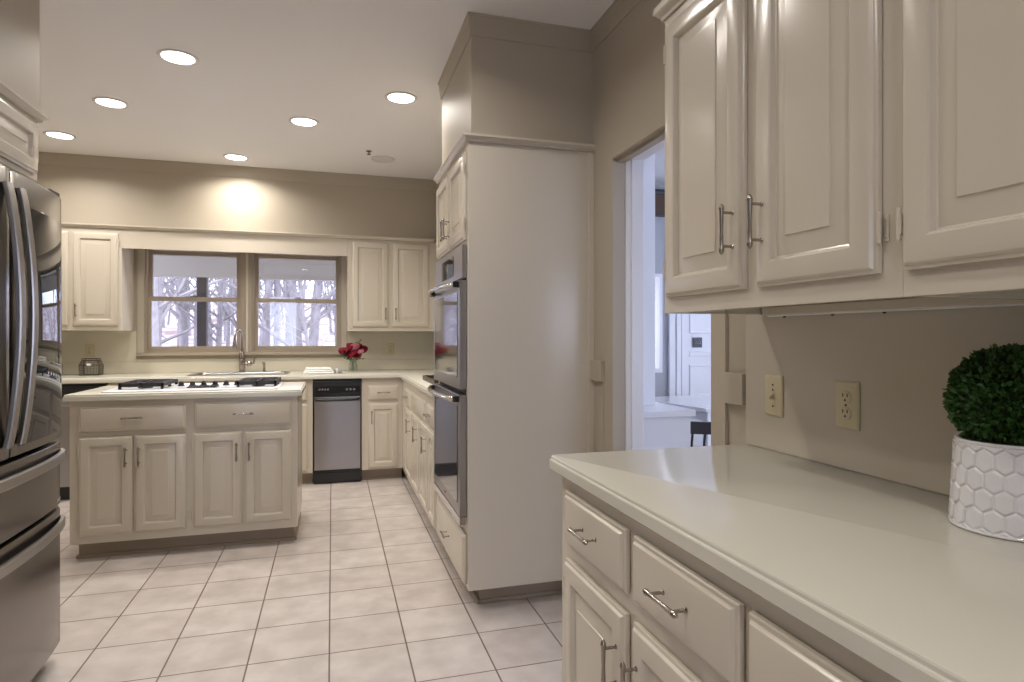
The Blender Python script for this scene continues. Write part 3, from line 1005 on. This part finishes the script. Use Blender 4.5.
for i in range(N):
    z = 1 - 2 * (i + .5) / N
    a = i * 2.399963
    q = math.sqrt(1 - z * z)
    nrm = Vector((q * math.cos(a), q * math.sin(a), z))
    rad = BR * (rs.uniform(.80, 1.0) + .02 * math.sin(nrm.x * 9) * math.cos(nrm.z * 11))
    p = Vector((0, 0, BZ)) + nrm * rad * .97
    if p.z < PH - .006:
        continue
    d = (nrm + Vector((rs.uniform(-1, 1), rs.uniform(-1, 1), rs.uniform(-.6, 1))) * .75).normalized()
    sdir = d.cross(nrm + Vector((rs.uniform(-.5, .5), rs.uniform(-.5, .5), rs.uniform(-.5, .5)))).normalized()
    up = sdir.cross(d)
    L_ = rs.uniform(.009, .0135)
    wd = L_ * .30
    pts = [p, p + d * L_ * .35 + sdir * wd + up * .001, p + d * L_ * .75 + sdir * wd * .9 + up * .001, p + d * L_, p + d * L_ * .75 - sdir * wd * .9 + up * .001, p + d * L_ * .35 - sdir * wd + up * .001, p + d * L_ * .55 - up * .0008]
    o_ = len(m.v)
    m.v += [tuple(x) for x in pts]
    for a_, b_ in ((0, 1), (1, 2), (2, 3), (3, 4), (4, 5), (5, 0)):
        m.f.append((o_ + a_, o_ + b_, o_ + 6))
m.build('foliage', LEAF, pt)
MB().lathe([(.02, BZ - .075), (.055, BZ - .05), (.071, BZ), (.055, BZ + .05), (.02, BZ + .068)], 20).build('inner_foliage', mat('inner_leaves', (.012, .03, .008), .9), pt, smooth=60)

# ------------------------------------------------------------------ flowers in a vase
FX, FYv = .185, 5.90
vs = tag(MB().lathe([(.026, 0), (.040, .004), (.044, .03), (.040, .065), (.030, .088), (.034, .104), (.032, .104), (.028, .088), (.038, .065), (.041, .03), (.037, .008), (.004, .007)], 28).build('flower_vase', VGLASS, loc=(FX, FYv, CT + .0005), smooth=60),
         'small clear glass vase on the back counter right of the window', 'vase')
def rose_mb(r, stem_to):
    m = MB()
    for layer in range(5):
        kk = 3 + layer
        rad = r * (.25 + .19 * layer)
        for j in range(kk):
            a = 2 * PI * j / kk + layer * .9
            c_, s_ = math.cos(a), math.sin(a)
            tx, ty = -s_, c_
            wd = rad * 1.2 + r * .15
            hgt = r * (1.15 - .12 * layer)
            rows = []
            for zi, (zz, oo, ww) in enumerate(((-.55, .35, .35), (-.15, .95, .8), (.35, 1.0, 1.0), (.75, 1.12, .75))):
                rows.append([(c_ * rad * oo * (1 - .12 * u * u) + tx * u * wd * ww * .6, s_ * rad * oo * (1 - .12 * u * u) + ty * u * wd * ww * .6, zz * hgt - (.10 * r * u * u)) for u in (-1, -.5, 0, .5, 1)])
            m.loops(rows, False, False, closed=False)
    return m
rose_rng = random.Random(5)
spots = [(-.085, -.02, .185, 0, .040), (-.04, -.05, .205, 0, .038), (.00, -.055, .160, 0, .046), (.015, -.03, .225, 1, .040), (.06, -.04, .175, 1, .038), (.085, 0, .200, 0, .042), (.045, .03, .235, 0, .036), (-.02, .03, .235, 0, .036), (.035, -.07, .150, 0, .036), (-.065, .03, .165, 0, .034)]
red_i = 0
for x, y, z, pink, r in spots:
    nm = 'rose'
    lab = 'deep red rose in the glass vase on the back counter' if not pink else ('pale pink rose at the top middle of the bouquet' if z > .2 else 'pale pink rose low on the right side of the bouquet')
    c = empty(nm, lab, 'flower', (FX + x, FYv + y, CT + z), 0, None if pink else 'red roses in the vase')
    c.rotation_euler = (-y * 2 + .45, x * 4, rose_rng.uniform(0, 6))
    rose_mb(r, None).build('petals', ROSE_PINK if pink else ROSE_RED, c, smooth=60)
    mw = c.matrix_basis.inverted()
    p0 = Vector((0, 0, -r * .3))
    p1 = mw @ Vector((FX + x * .18, FYv + y * .18, CT + .095))
    p2 = mw @ Vector((FX - x * .12, FYv - y * .12, CT + .012))
    MB().tube([p0, (p0 + p1) / 2 + Vector((0, 0, -.003)), p1, p2], .0025, 6).build('stem', LEAF2, c, smooth=60)
def sprig(dx, dy, dz, label):
    m = MB()
    rr_ = random.Random(int(dx * 1000) + 50)
    base = Vector((0, 0, .09))
    tip = Vector((dx, dy, dz))
    m.tube([Vector((-dx * .1, -dy * .1, .012)), base, (base + tip) / 2 + Vector((0, 0, .02)), tip], .002, 6)
    for k in range(14):
        t = .35 + .65 * k / 13
        p = base.lerp(tip, t) + Vector((0, 0, .02 * math.sin(PI * t)))
        d = Vector((rr_.uniform(-1, 1), rr_.uniform(-1, 1), rr_.uniform(-.6, .8))).normalized()
        s_ = d.cross(Vector((.3, .5, 1))).normalized()
        Lf = rr_.uniform(.022, .034)
        m.add([p, p + d * Lf * .5 + s_ * Lf * .28, p + d * Lf, p + d * Lf * .5 - s_ * Lf * .28], [(0, 1, 2), (0, 2, 3)])
    return tag(m.build('leaf_sprig', LEAF2, loc=(FX, FYv, CT + .0005)), label, 'foliage')
sprig(-.155, -.02, .145, 'green leaf sprig reaching out to the left of the roses')
sprig(-.06, -.09, .115, 'green leaf sprig hanging over the front of the vase')
sprig(.10, -.05, .12, 'green leaf sprig below the roses on the right')
sprig(.06, .02, .285, 'dark green leaf sprig sticking up above the roses')

# ------------------------------------------------------------------ folded towels, baskets, tray
tw = empty('folded_towel', 'folded white dish towel with grey ends on the back counter', 'towel', (-.085, 5.72, CT + .0005), .03)
def fold(x0, x1, y0, y1, z0, z1, seed):
    r_ = random.Random(seed)
    rings = []
    for k in range(13):
        x = x0 + (x1 - x0) * k / 12
        e = .004 * math.sin(k * 1.3 + seed)
        h = z1 - z0
        rings.append([(x, y0 + e, z0 + h * .5), (x, y0 + .008 + e, z0), (x, y1, z0), (x, y1 + .004, z0 + h * .5), (x, y1, z1 + e * .4), (x, (y0 + y1) / 2, z1 + e), (x, y0 + .010, z1 - e * .3)])
    return MB().loops(rings)
for k in range(3):
    fold(-.155 + k * .01, .095 - k * .012, -.12 + k * .012, .10, k * .0165, k * .0165 + .016, k).build('fold_layer', TOWEL, tw, smooth=60)
m = fold(.100, .165, -.10, .07, 0, .034, 5)
m.build('rolled_end', TOWELG, tw, smooth=60)
fold(.115, .130, -.104, .074, .001, .0365, 5).build('rolled_end_stripe', TOWEL, tw, smooth=60)


def basket(loc, label):
    c = empty('wire_basket', label, 'basket', loc, 0)
    c.scale = (.74, .74, .92)
    prof = [(.095, .0), (.098, .09), (.075, .135), (.075, .150)]
    m = MB()
    def ring(hw_, z, r=.0028):
        hd_ = hw_ * .72
        pts = [(-hw_, -hd_, z), (hw_, -hd_, z), (hw_, hd_, z), (-hw_, hd_, z), (-hw_, -hd_, z)]
        for a, b2 in zip(pts, pts[1:]):
            m.tube([a, b2], r, 6)
    ring(.095, .003, .0035); ring(.098, .09); ring(.075, .135); ring(.075, .150, .0035)
    for s1 in (-1, 1):
        for s2 in (-1, 1):
            m.tube([(s1 * h_, s2 * h_ * .72, z) for h_, z in prof], .0035, 6)
    m.build('frame', WIRE, c, smooth=50)
    g = MB()
    for z in (.018, .032, .046, .060, .075):
        for a, b2 in (((-.096, -.069, z), (.096, -.069, z)), ((-.096, .069, z), (.096, .069, z)), ((-.096, -.069, z), (-.096, .069, z)), ((.096, -.069, z), (.096, .069, z))):
            g.tube([a, b2], .0011, 4)
    for k in range(-6, 7):
        x = k * .0145
        for s2 in (-1, 1):
            g.tube([(x, s2 * .069, .003), (x, s2 * .07, .09), (x * .77, s2 * .054, .135)], .0011, 4)
    for k in range(-4, 5):
        y = k * .0145
        for s1 in (-1, 1):
            g.tube([(s1 * .096, y, .003), (s1 * .098, y, .09), (s1 * .075, y * .77, .135)], .0011, 4)
        g.tube([(-.095, y, .003), (.095, y, .003)], .0011, 4)
    g.build('wire_mesh', WIRE, c)
    MB().box(-.022, .022, -.0775, -.0735, .088, .108).build('name_tag', WHITE, c, bevel=.002)
    return c
basket((-1.945, 5.97, CT + .0005), 'dark wire basket on the back counter, the fully visible one')
basket((-2.245, 5.97, CT + .0005), 'dark wire basket partly hidden behind the refrigerator edge')
tr = empty('serving_tray', 'low dark brown tray on the counter just beyond the wall oven', 'tray', (.90, 4.35, CT + .0005))
m = MB().box(-.25, .25, -.28, .28, 0, .012)
m.box(-.25, -.238, -.28, .28, .012, .035).box(.238, .25, -.28, .28, .012, .035).box(-.238, .238, -.28, -.268, .012, .035).box(-.238, .238, .268, .28, .012, .035)
m.build('tray_body', BOARD, tr, bevel=.003)

# ------------------------------------------------------------------ the room beyond the doorway
LX0, LX1, LY0, LY1 = RW + .125, 5.2, -1.0, 5.20
LFLOOR = mat('brown_wood_floor', (.16, .10, .06), .4, vary=(6, .3))
struct(MB().box(LX0 + .001, LX1, LY0, LY1 + .15, -.12, 0).build('floor_dining', LFLOOR), 'wood floor of the next room')
struct(MB().box(LX0, LX1, LY0, LY1 + .15, 2.70, 2.85).build('ceiling_dining', WHITE), 'white ceiling of the next room')
vx0, vx1, vz0, vz1 = 2.35, 2.985, .93, 1.86
m = MB().box(LX0, vx0, LY1, LY1 + .15, 0, 2.70).box(vx1, LX1, LY1, LY1 + .15, 0, 2.70).box(vx0, vx1, LY1, LY1 + .15, 0, vz0).box(vx0, vx1, LY1, LY1 + .15, vz1, 2.70)
struct(m.build('wall_dining_back', GREYWALL), 'grey back wall of the next room')
m = MB().box(LX1, LX1 + .15, LY0, .2, 0, 2.85).box(LX1, LX1 + .15, 4.2, LY1, 0, 2.85).box(LX1, LX1 + .15, .2, 4.2, 0, .5).box(LX1, LX1 + .15, .2, 4.2, 2.4, 2.85)
struct(m.build('wall_dining_right', GREYWALL), 'grey right wall of the next room with an added window opening')
struct(MB().box(LX0, 1.8, LY0 - .15, LY0, 0, 2.85).box(4.4, LX1, LY0 - .15, LY0, 0, 2.85).box(1.8, 4.4, LY0 - .15, LY0, 0, 1.2).box(1.8, 4.4, LY0 - .15, LY0, 1.8, 2.85).build('wall_dining_front', GREYWALL), 'grey front wall of the next room, with an opening added for daylight')  # unseen opening added so daylight reaches surfaces facing the camera
m = MB()  # window out of view, added to bring sky light into this room
for y in (.2, 1.5, 2.8, 4.12):
    m.box(LX1 + .03, LX1 + .09, y, y + .08, .5, 2.4)
m.box(LX1 + .03, LX1 + .09, .2, 4.2, .5, .58).box(LX1 + .03, LX1 + .09, .2, 4.2, 2.32, 2.4)
o = struct(m.build('added_window_dining', WHITE), 'wide unseen window added to daylight the next room')
MB().box(LX1 + .055, LX1 + .06, .28, 4.12, .58, 2.32).build('glass_pane', GLASS, o)
m = MB().box(vx0, vx0 + .05, LY1 - .02, LY1 + .06, vz0, vz1).box(vx1 - .03, vx1, LY1 - .02, LY1 + .06, vz0, vz1).box(vx0 + .05, vx1 - .03, LY1 - .02, LY1 + .06, vz0, vz0 + .04).box(vx0 + .05, vx1 - .03, LY1 - .02, LY1 + .06, vz1 - .03, vz1)
o = struct(m.build('window_5', WHITE), 'narrow white window seen beside the post')
MB().box(vx0 + .05, vx1 - .03, LY1 + .02, LY1 + .025, vz0 + .04, vz1 - .03).build('glass_pane', GLASS, o)
# window shade box high on the wall
sh = empty('roller_blind', 'brown woven shade rolled above the narrow window in the next room', 'blind', (2.87, LY1 - .035, 2.62))
MB().tube([(-.30, 0, 0), (.20, 0, 0)], .03, 12).build('roller', CHAIRD, sh, smooth=50)
MB().box(-.30, .20, -.012, .012, -.20, -.015).build('shade_cloth', BROWNW, sh)
MB().box(-.31, .21, -.02, .02, -.225, -.20).build('bottom_rail', CHAIRD, sh, bevel=.003)
# white panelled door beside it
dr = struct(MB().box(3.05, 3.11, LY1 - .035, LY1 - .001, 0, 2.25).box(3.13, 3.18, LY1 - .030, LY1 - .001, 0, 2.22).box(3.11, 3.13, LY1 - .015, LY1 - .001, 0, 2.25).box(4.05, 4.16, LY1 - .035, LY1 - .001, 0, 2.25).box(3.18, 4.05, LY1 - .035, LY1 - .001, 2.14, 2.25).build('door_1', WHITE, bevel=.004), 'white panelled door in the next room')
m = MB().box(3.19, 4.04, LY1 - .022, LY1 - .001, .01, 2.13)
for z0, z1 in ((.12, .62), (.70, 1.00), (1.08, 1.13), (1.30, 2.02)):
    for x0, x1 in ((3.27, 3.60), (3.64, 3.96)):
        m.loops([rect_ring(x0, x1, z0, z1, i, LY1 - .022 + y) for i, y in ((0, .001), (.004, -.010), (.015, -.010), (.018, -.002))])
m.build('door_panel', WHITE, dr, smooth=25)
MB().lathe([(.012, .0), (.012, .03), (.028, .04), (.028, .055), (.015, .062)], 16, (3.98, LY1 - .022, .98), axis='y').build('door_knob', NICKEL, dr, smooth=50)
# shelf ledges by the sign
pc = empty('wall_plaque', 'small black square plaque with pale marks on the white door', 'plaque', (3.354, LY1 - .0235, 1.165))
MB().box(-.048, .048, -.012, 0, 0, .096).build('panel', CHAIRD, pc, bevel=.002)
m = MB().tube([(-.027, -.0135, .066), (-.005, -.0135, .034)], .0035, 6).tube([(-.005, -.0135, .066), (-.027, -.0135, .034)], .0035, 6)
m.tube([(.018 + .012 * math.cos(a), -.0135, .05 + .015 * math.sin(a)) for a in [PI * k / 6 for k in range(13)]], .0035, 6)
m.build('lettering', SEATG, pc)
# half wall with post
struct(MB().box(1.40, 1.735, 2.735, 3.9, 0, .868).build('wall_half', WHITE, bevel=.002), 'white half wall past the doorway')
struct(MB().box(1.385, 1.752, 2.715, 3.92, .869, .902).build('trim_13', WHITE, bevel=.003), 'white cap on the half wall')
struct(MB().box(1.530, 1.662, 2.96, 3.10, .9025, 2.70).build('trim_14', WHITE, bevel=.003), 'square white post standing on the half wall')
# table and chair
tb = empty('dining_table', 'white topped table behind the half wall', 'table', (3.05, 4.35, 0), .15)
MB().box(-.55, .55, -.42, .42, .725, .755).build('tabletop', ENAMEL, tb, bevel=.006)
MB().box(-.48, .48, -.36, .36, .65, .7245).build('apron', WHITE, tb, bevel=.003)
for sx in (-1, 1):
    for sy in (-1, 1):
        MB().loops([[(sx * .46 + a * q, sy * .34 + b2 * q, z) for a, b2 in ((-1, -1), (1, -1), (1, 1), (-1, 1))] for q, z in ((.018, 0), (.03, .65))]).build('leg', WHITE, tb, bevel=.003)
ch = empty('dining_chair', 'dark framed chair with a grey seat in front of the white table', 'chair', (2.46, 3.72, 0), 2.75)
MB().box(-.22, .22, -.21, .21, .44, .48).build('seat', SEATG, ch, bevel=.012)
for sx in (-1, 1):
    MB().tube([(sx * .20, -.19, .0), (sx * .20, -.19, .44)], [.014, .02], 10).build('leg', CHAIRD, ch, smooth=50)
    MB().tube([(sx * .20, .25, .0), (sx * .20, .20, .44), (sx * .20, .23, .58), (sx * .19, .28, .70)], [.014, .02, .018, .016], 10).build('leg', CHAIRD, ch, smooth=50)
m = MB()
for k in range(9):
    pass
rings = []
for k in range(9):
    t = -1 + 2 * k / 8
    y = .26 + .03 * (1 - t * t)
    rings.append([(t * .20, y - .012, .64), (t * .20, y + .012, .64), (t * .20, y + .020, .72), (t * .20, y + .0, .72)])
m.loops(rings)
m.build('backrest', CHAIRD, ch, smooth=40)
for sx in (-.12, -.04, .04, .12):
    MB().tube([(sx, .205, .47), (sx, .24, .58), (sx, .275, .66)], .008, 8).build('spindle', CHAIRD, ch, smooth=50)

# ------------------------------------------------------------------ outside: porch, hillside, woods
struct(MB().box(-6, 4, BW + .16, 8.62, -.25, -.12).build('floor_porch', PORCH), 'grey porch floor outside the window')
m = MB().loops([[(-6, BW + .16, 2.42), (4, BW + .16, 2.42), (4, 8.9, 2.26), (-6, 8.9, 2.26)], [(-6, BW + .16, 2.52), (4, BW + .16, 2.52), (4, 8.9, 2.36), (-6, 8.9, 2.36)]])
struct(m.build('ceiling_porch', PORCH), 'grey porch ceiling outside the window')
struct(MB().box(-6, 4, 8.50, 8.62, 2.012, 2.27).build('trim_15', PORCHB), 'grey porch beam outside the window')
tag(MB().box(-1.625, -1.515, 8.505, 8.615, -.12, 2.011).build('porch_post', POSTB, bevel=.004), 'dark brown porch post seen through the left window', 'post')

m = MB()
NX, NY = 50, 40
def ground(x, y):
    t = max(0, y - 9.5)
    return -.9 + .125 * t - .0004 * t * t + .35 * math.sin(x * .21 + y * .13) * min(1, t / 8) + .15 * math.sin(x * .7 + y * .9) * min(1, t / 8) + max(0, x + 2) * .02 * min(1, t / 10)
vsx = [-75 + 130 * i / NX for i in range(NX + 1)]
vsy = [8.7 + 92 * (j / NY) ** 1.6 for j in range(NY + 1)]
for y in vsy:
    for x in vsx:
        m.v.append((x, y, ground(x, y)))
for j in range(NY):
    for i in range(NX):
        a = j * (NX + 1) + i
        m.f.append((a, a + 1, a + NX + 2, a + NX + 1))
g_ = m.build('floor_hillside', LITTER, smooth=80)
struct(g_, 'leaf-littered hillside with snow patches outside the window')


def tree_mb(seed, H):
    r_ = random.Random(seed)
    m = MB()
    def branch(p, d, L_, r, depth):
        n_ = 4 if depth < 2 else 3
        pts = [p]
        rr_ = [r]
        q = p.copy()
        dd = d.copy()
        for k in range(n_):
            dd = (dd + Vector((r_.uniform(-1, 1), r_.uniform(-1, 1), r_.uniform(-.3, .7))) * (.06 if depth == 0 else .22)).normalized()
            q = q + dd * L_ / n_
            pts.append(q.copy())
            rr_.append(r * (1 - .75 * (k + 1) / n_) + .002)
        m.tube(pts, rr_, 6 if depth == 0 else (4 if depth == 1 else 3))
        if depth >= 3:
            return
        kids = (15, 6, 4)[depth]
        for k in range(kids):
            t = r_.uniform(.12 if depth == 0 else .2, .98)
            i = min(n_ - 1, int(t * n_))
            f = t * n_ - i
            bp_ = pts[i].lerp(pts[i + 1], f)
            az = r_.uniform(0, 2 * PI)
            out = Vector((math.cos(az), math.sin(az), r_.uniform(.1, 1.1))).normalized()
            nd = (out + dd * .25).normalized()
            branch(bp_, nd, L_ * r_.uniform(.22, .42) * (1.0 if depth else .85), rr_[i] * .42, depth + 1)
    branch(Vector((0, 0, -.3)), Vector((r_.uniform(-.08, .08), r_.uniform(-.05, .05), 1)), H, H * .013, 0)
    return m
rt = random.Random(21)
tree_meshes = []
protos = []
for k in range(6):
    protos.append(tree_mb(100 + k, 8.5).build('bare_tree', BARK, smooth=60).data)
first = [o for o in COL.objects if o.name.startswith('bare_tree')]
n_t = 0
def put_tree(x, y, s, k):
    global n_t
    if n_t < 6:
        o = first[n_t]
        o.data = protos[k % 6]
    else:
        o = first[0].copy()
        o.data = protos[k % 6]
        COL.objects.link(o)
    n_t += 1
    o.location = (x, y, ground(x, y) - .05)
    o.rotation_euler = (0, 0, rt.uniform(0, 6))
    o.scale = (s, s, s * rt.uniform(.9, 1.15))
    near = y < 13
    tag(o, 'bare leafless winter tree on the hillside outside the windows', 'tree', 'bare trees outside the windows')
# a fan of sight lines through the two windows
for i in range(78):
    y = 13 + 40 * (i / 78) ** 1.15
    ratio = rt.uniform(-.30, .05)
    put_tree(ratio * y, y, rt.uniform(.5, 1.15), rt.randrange(6))
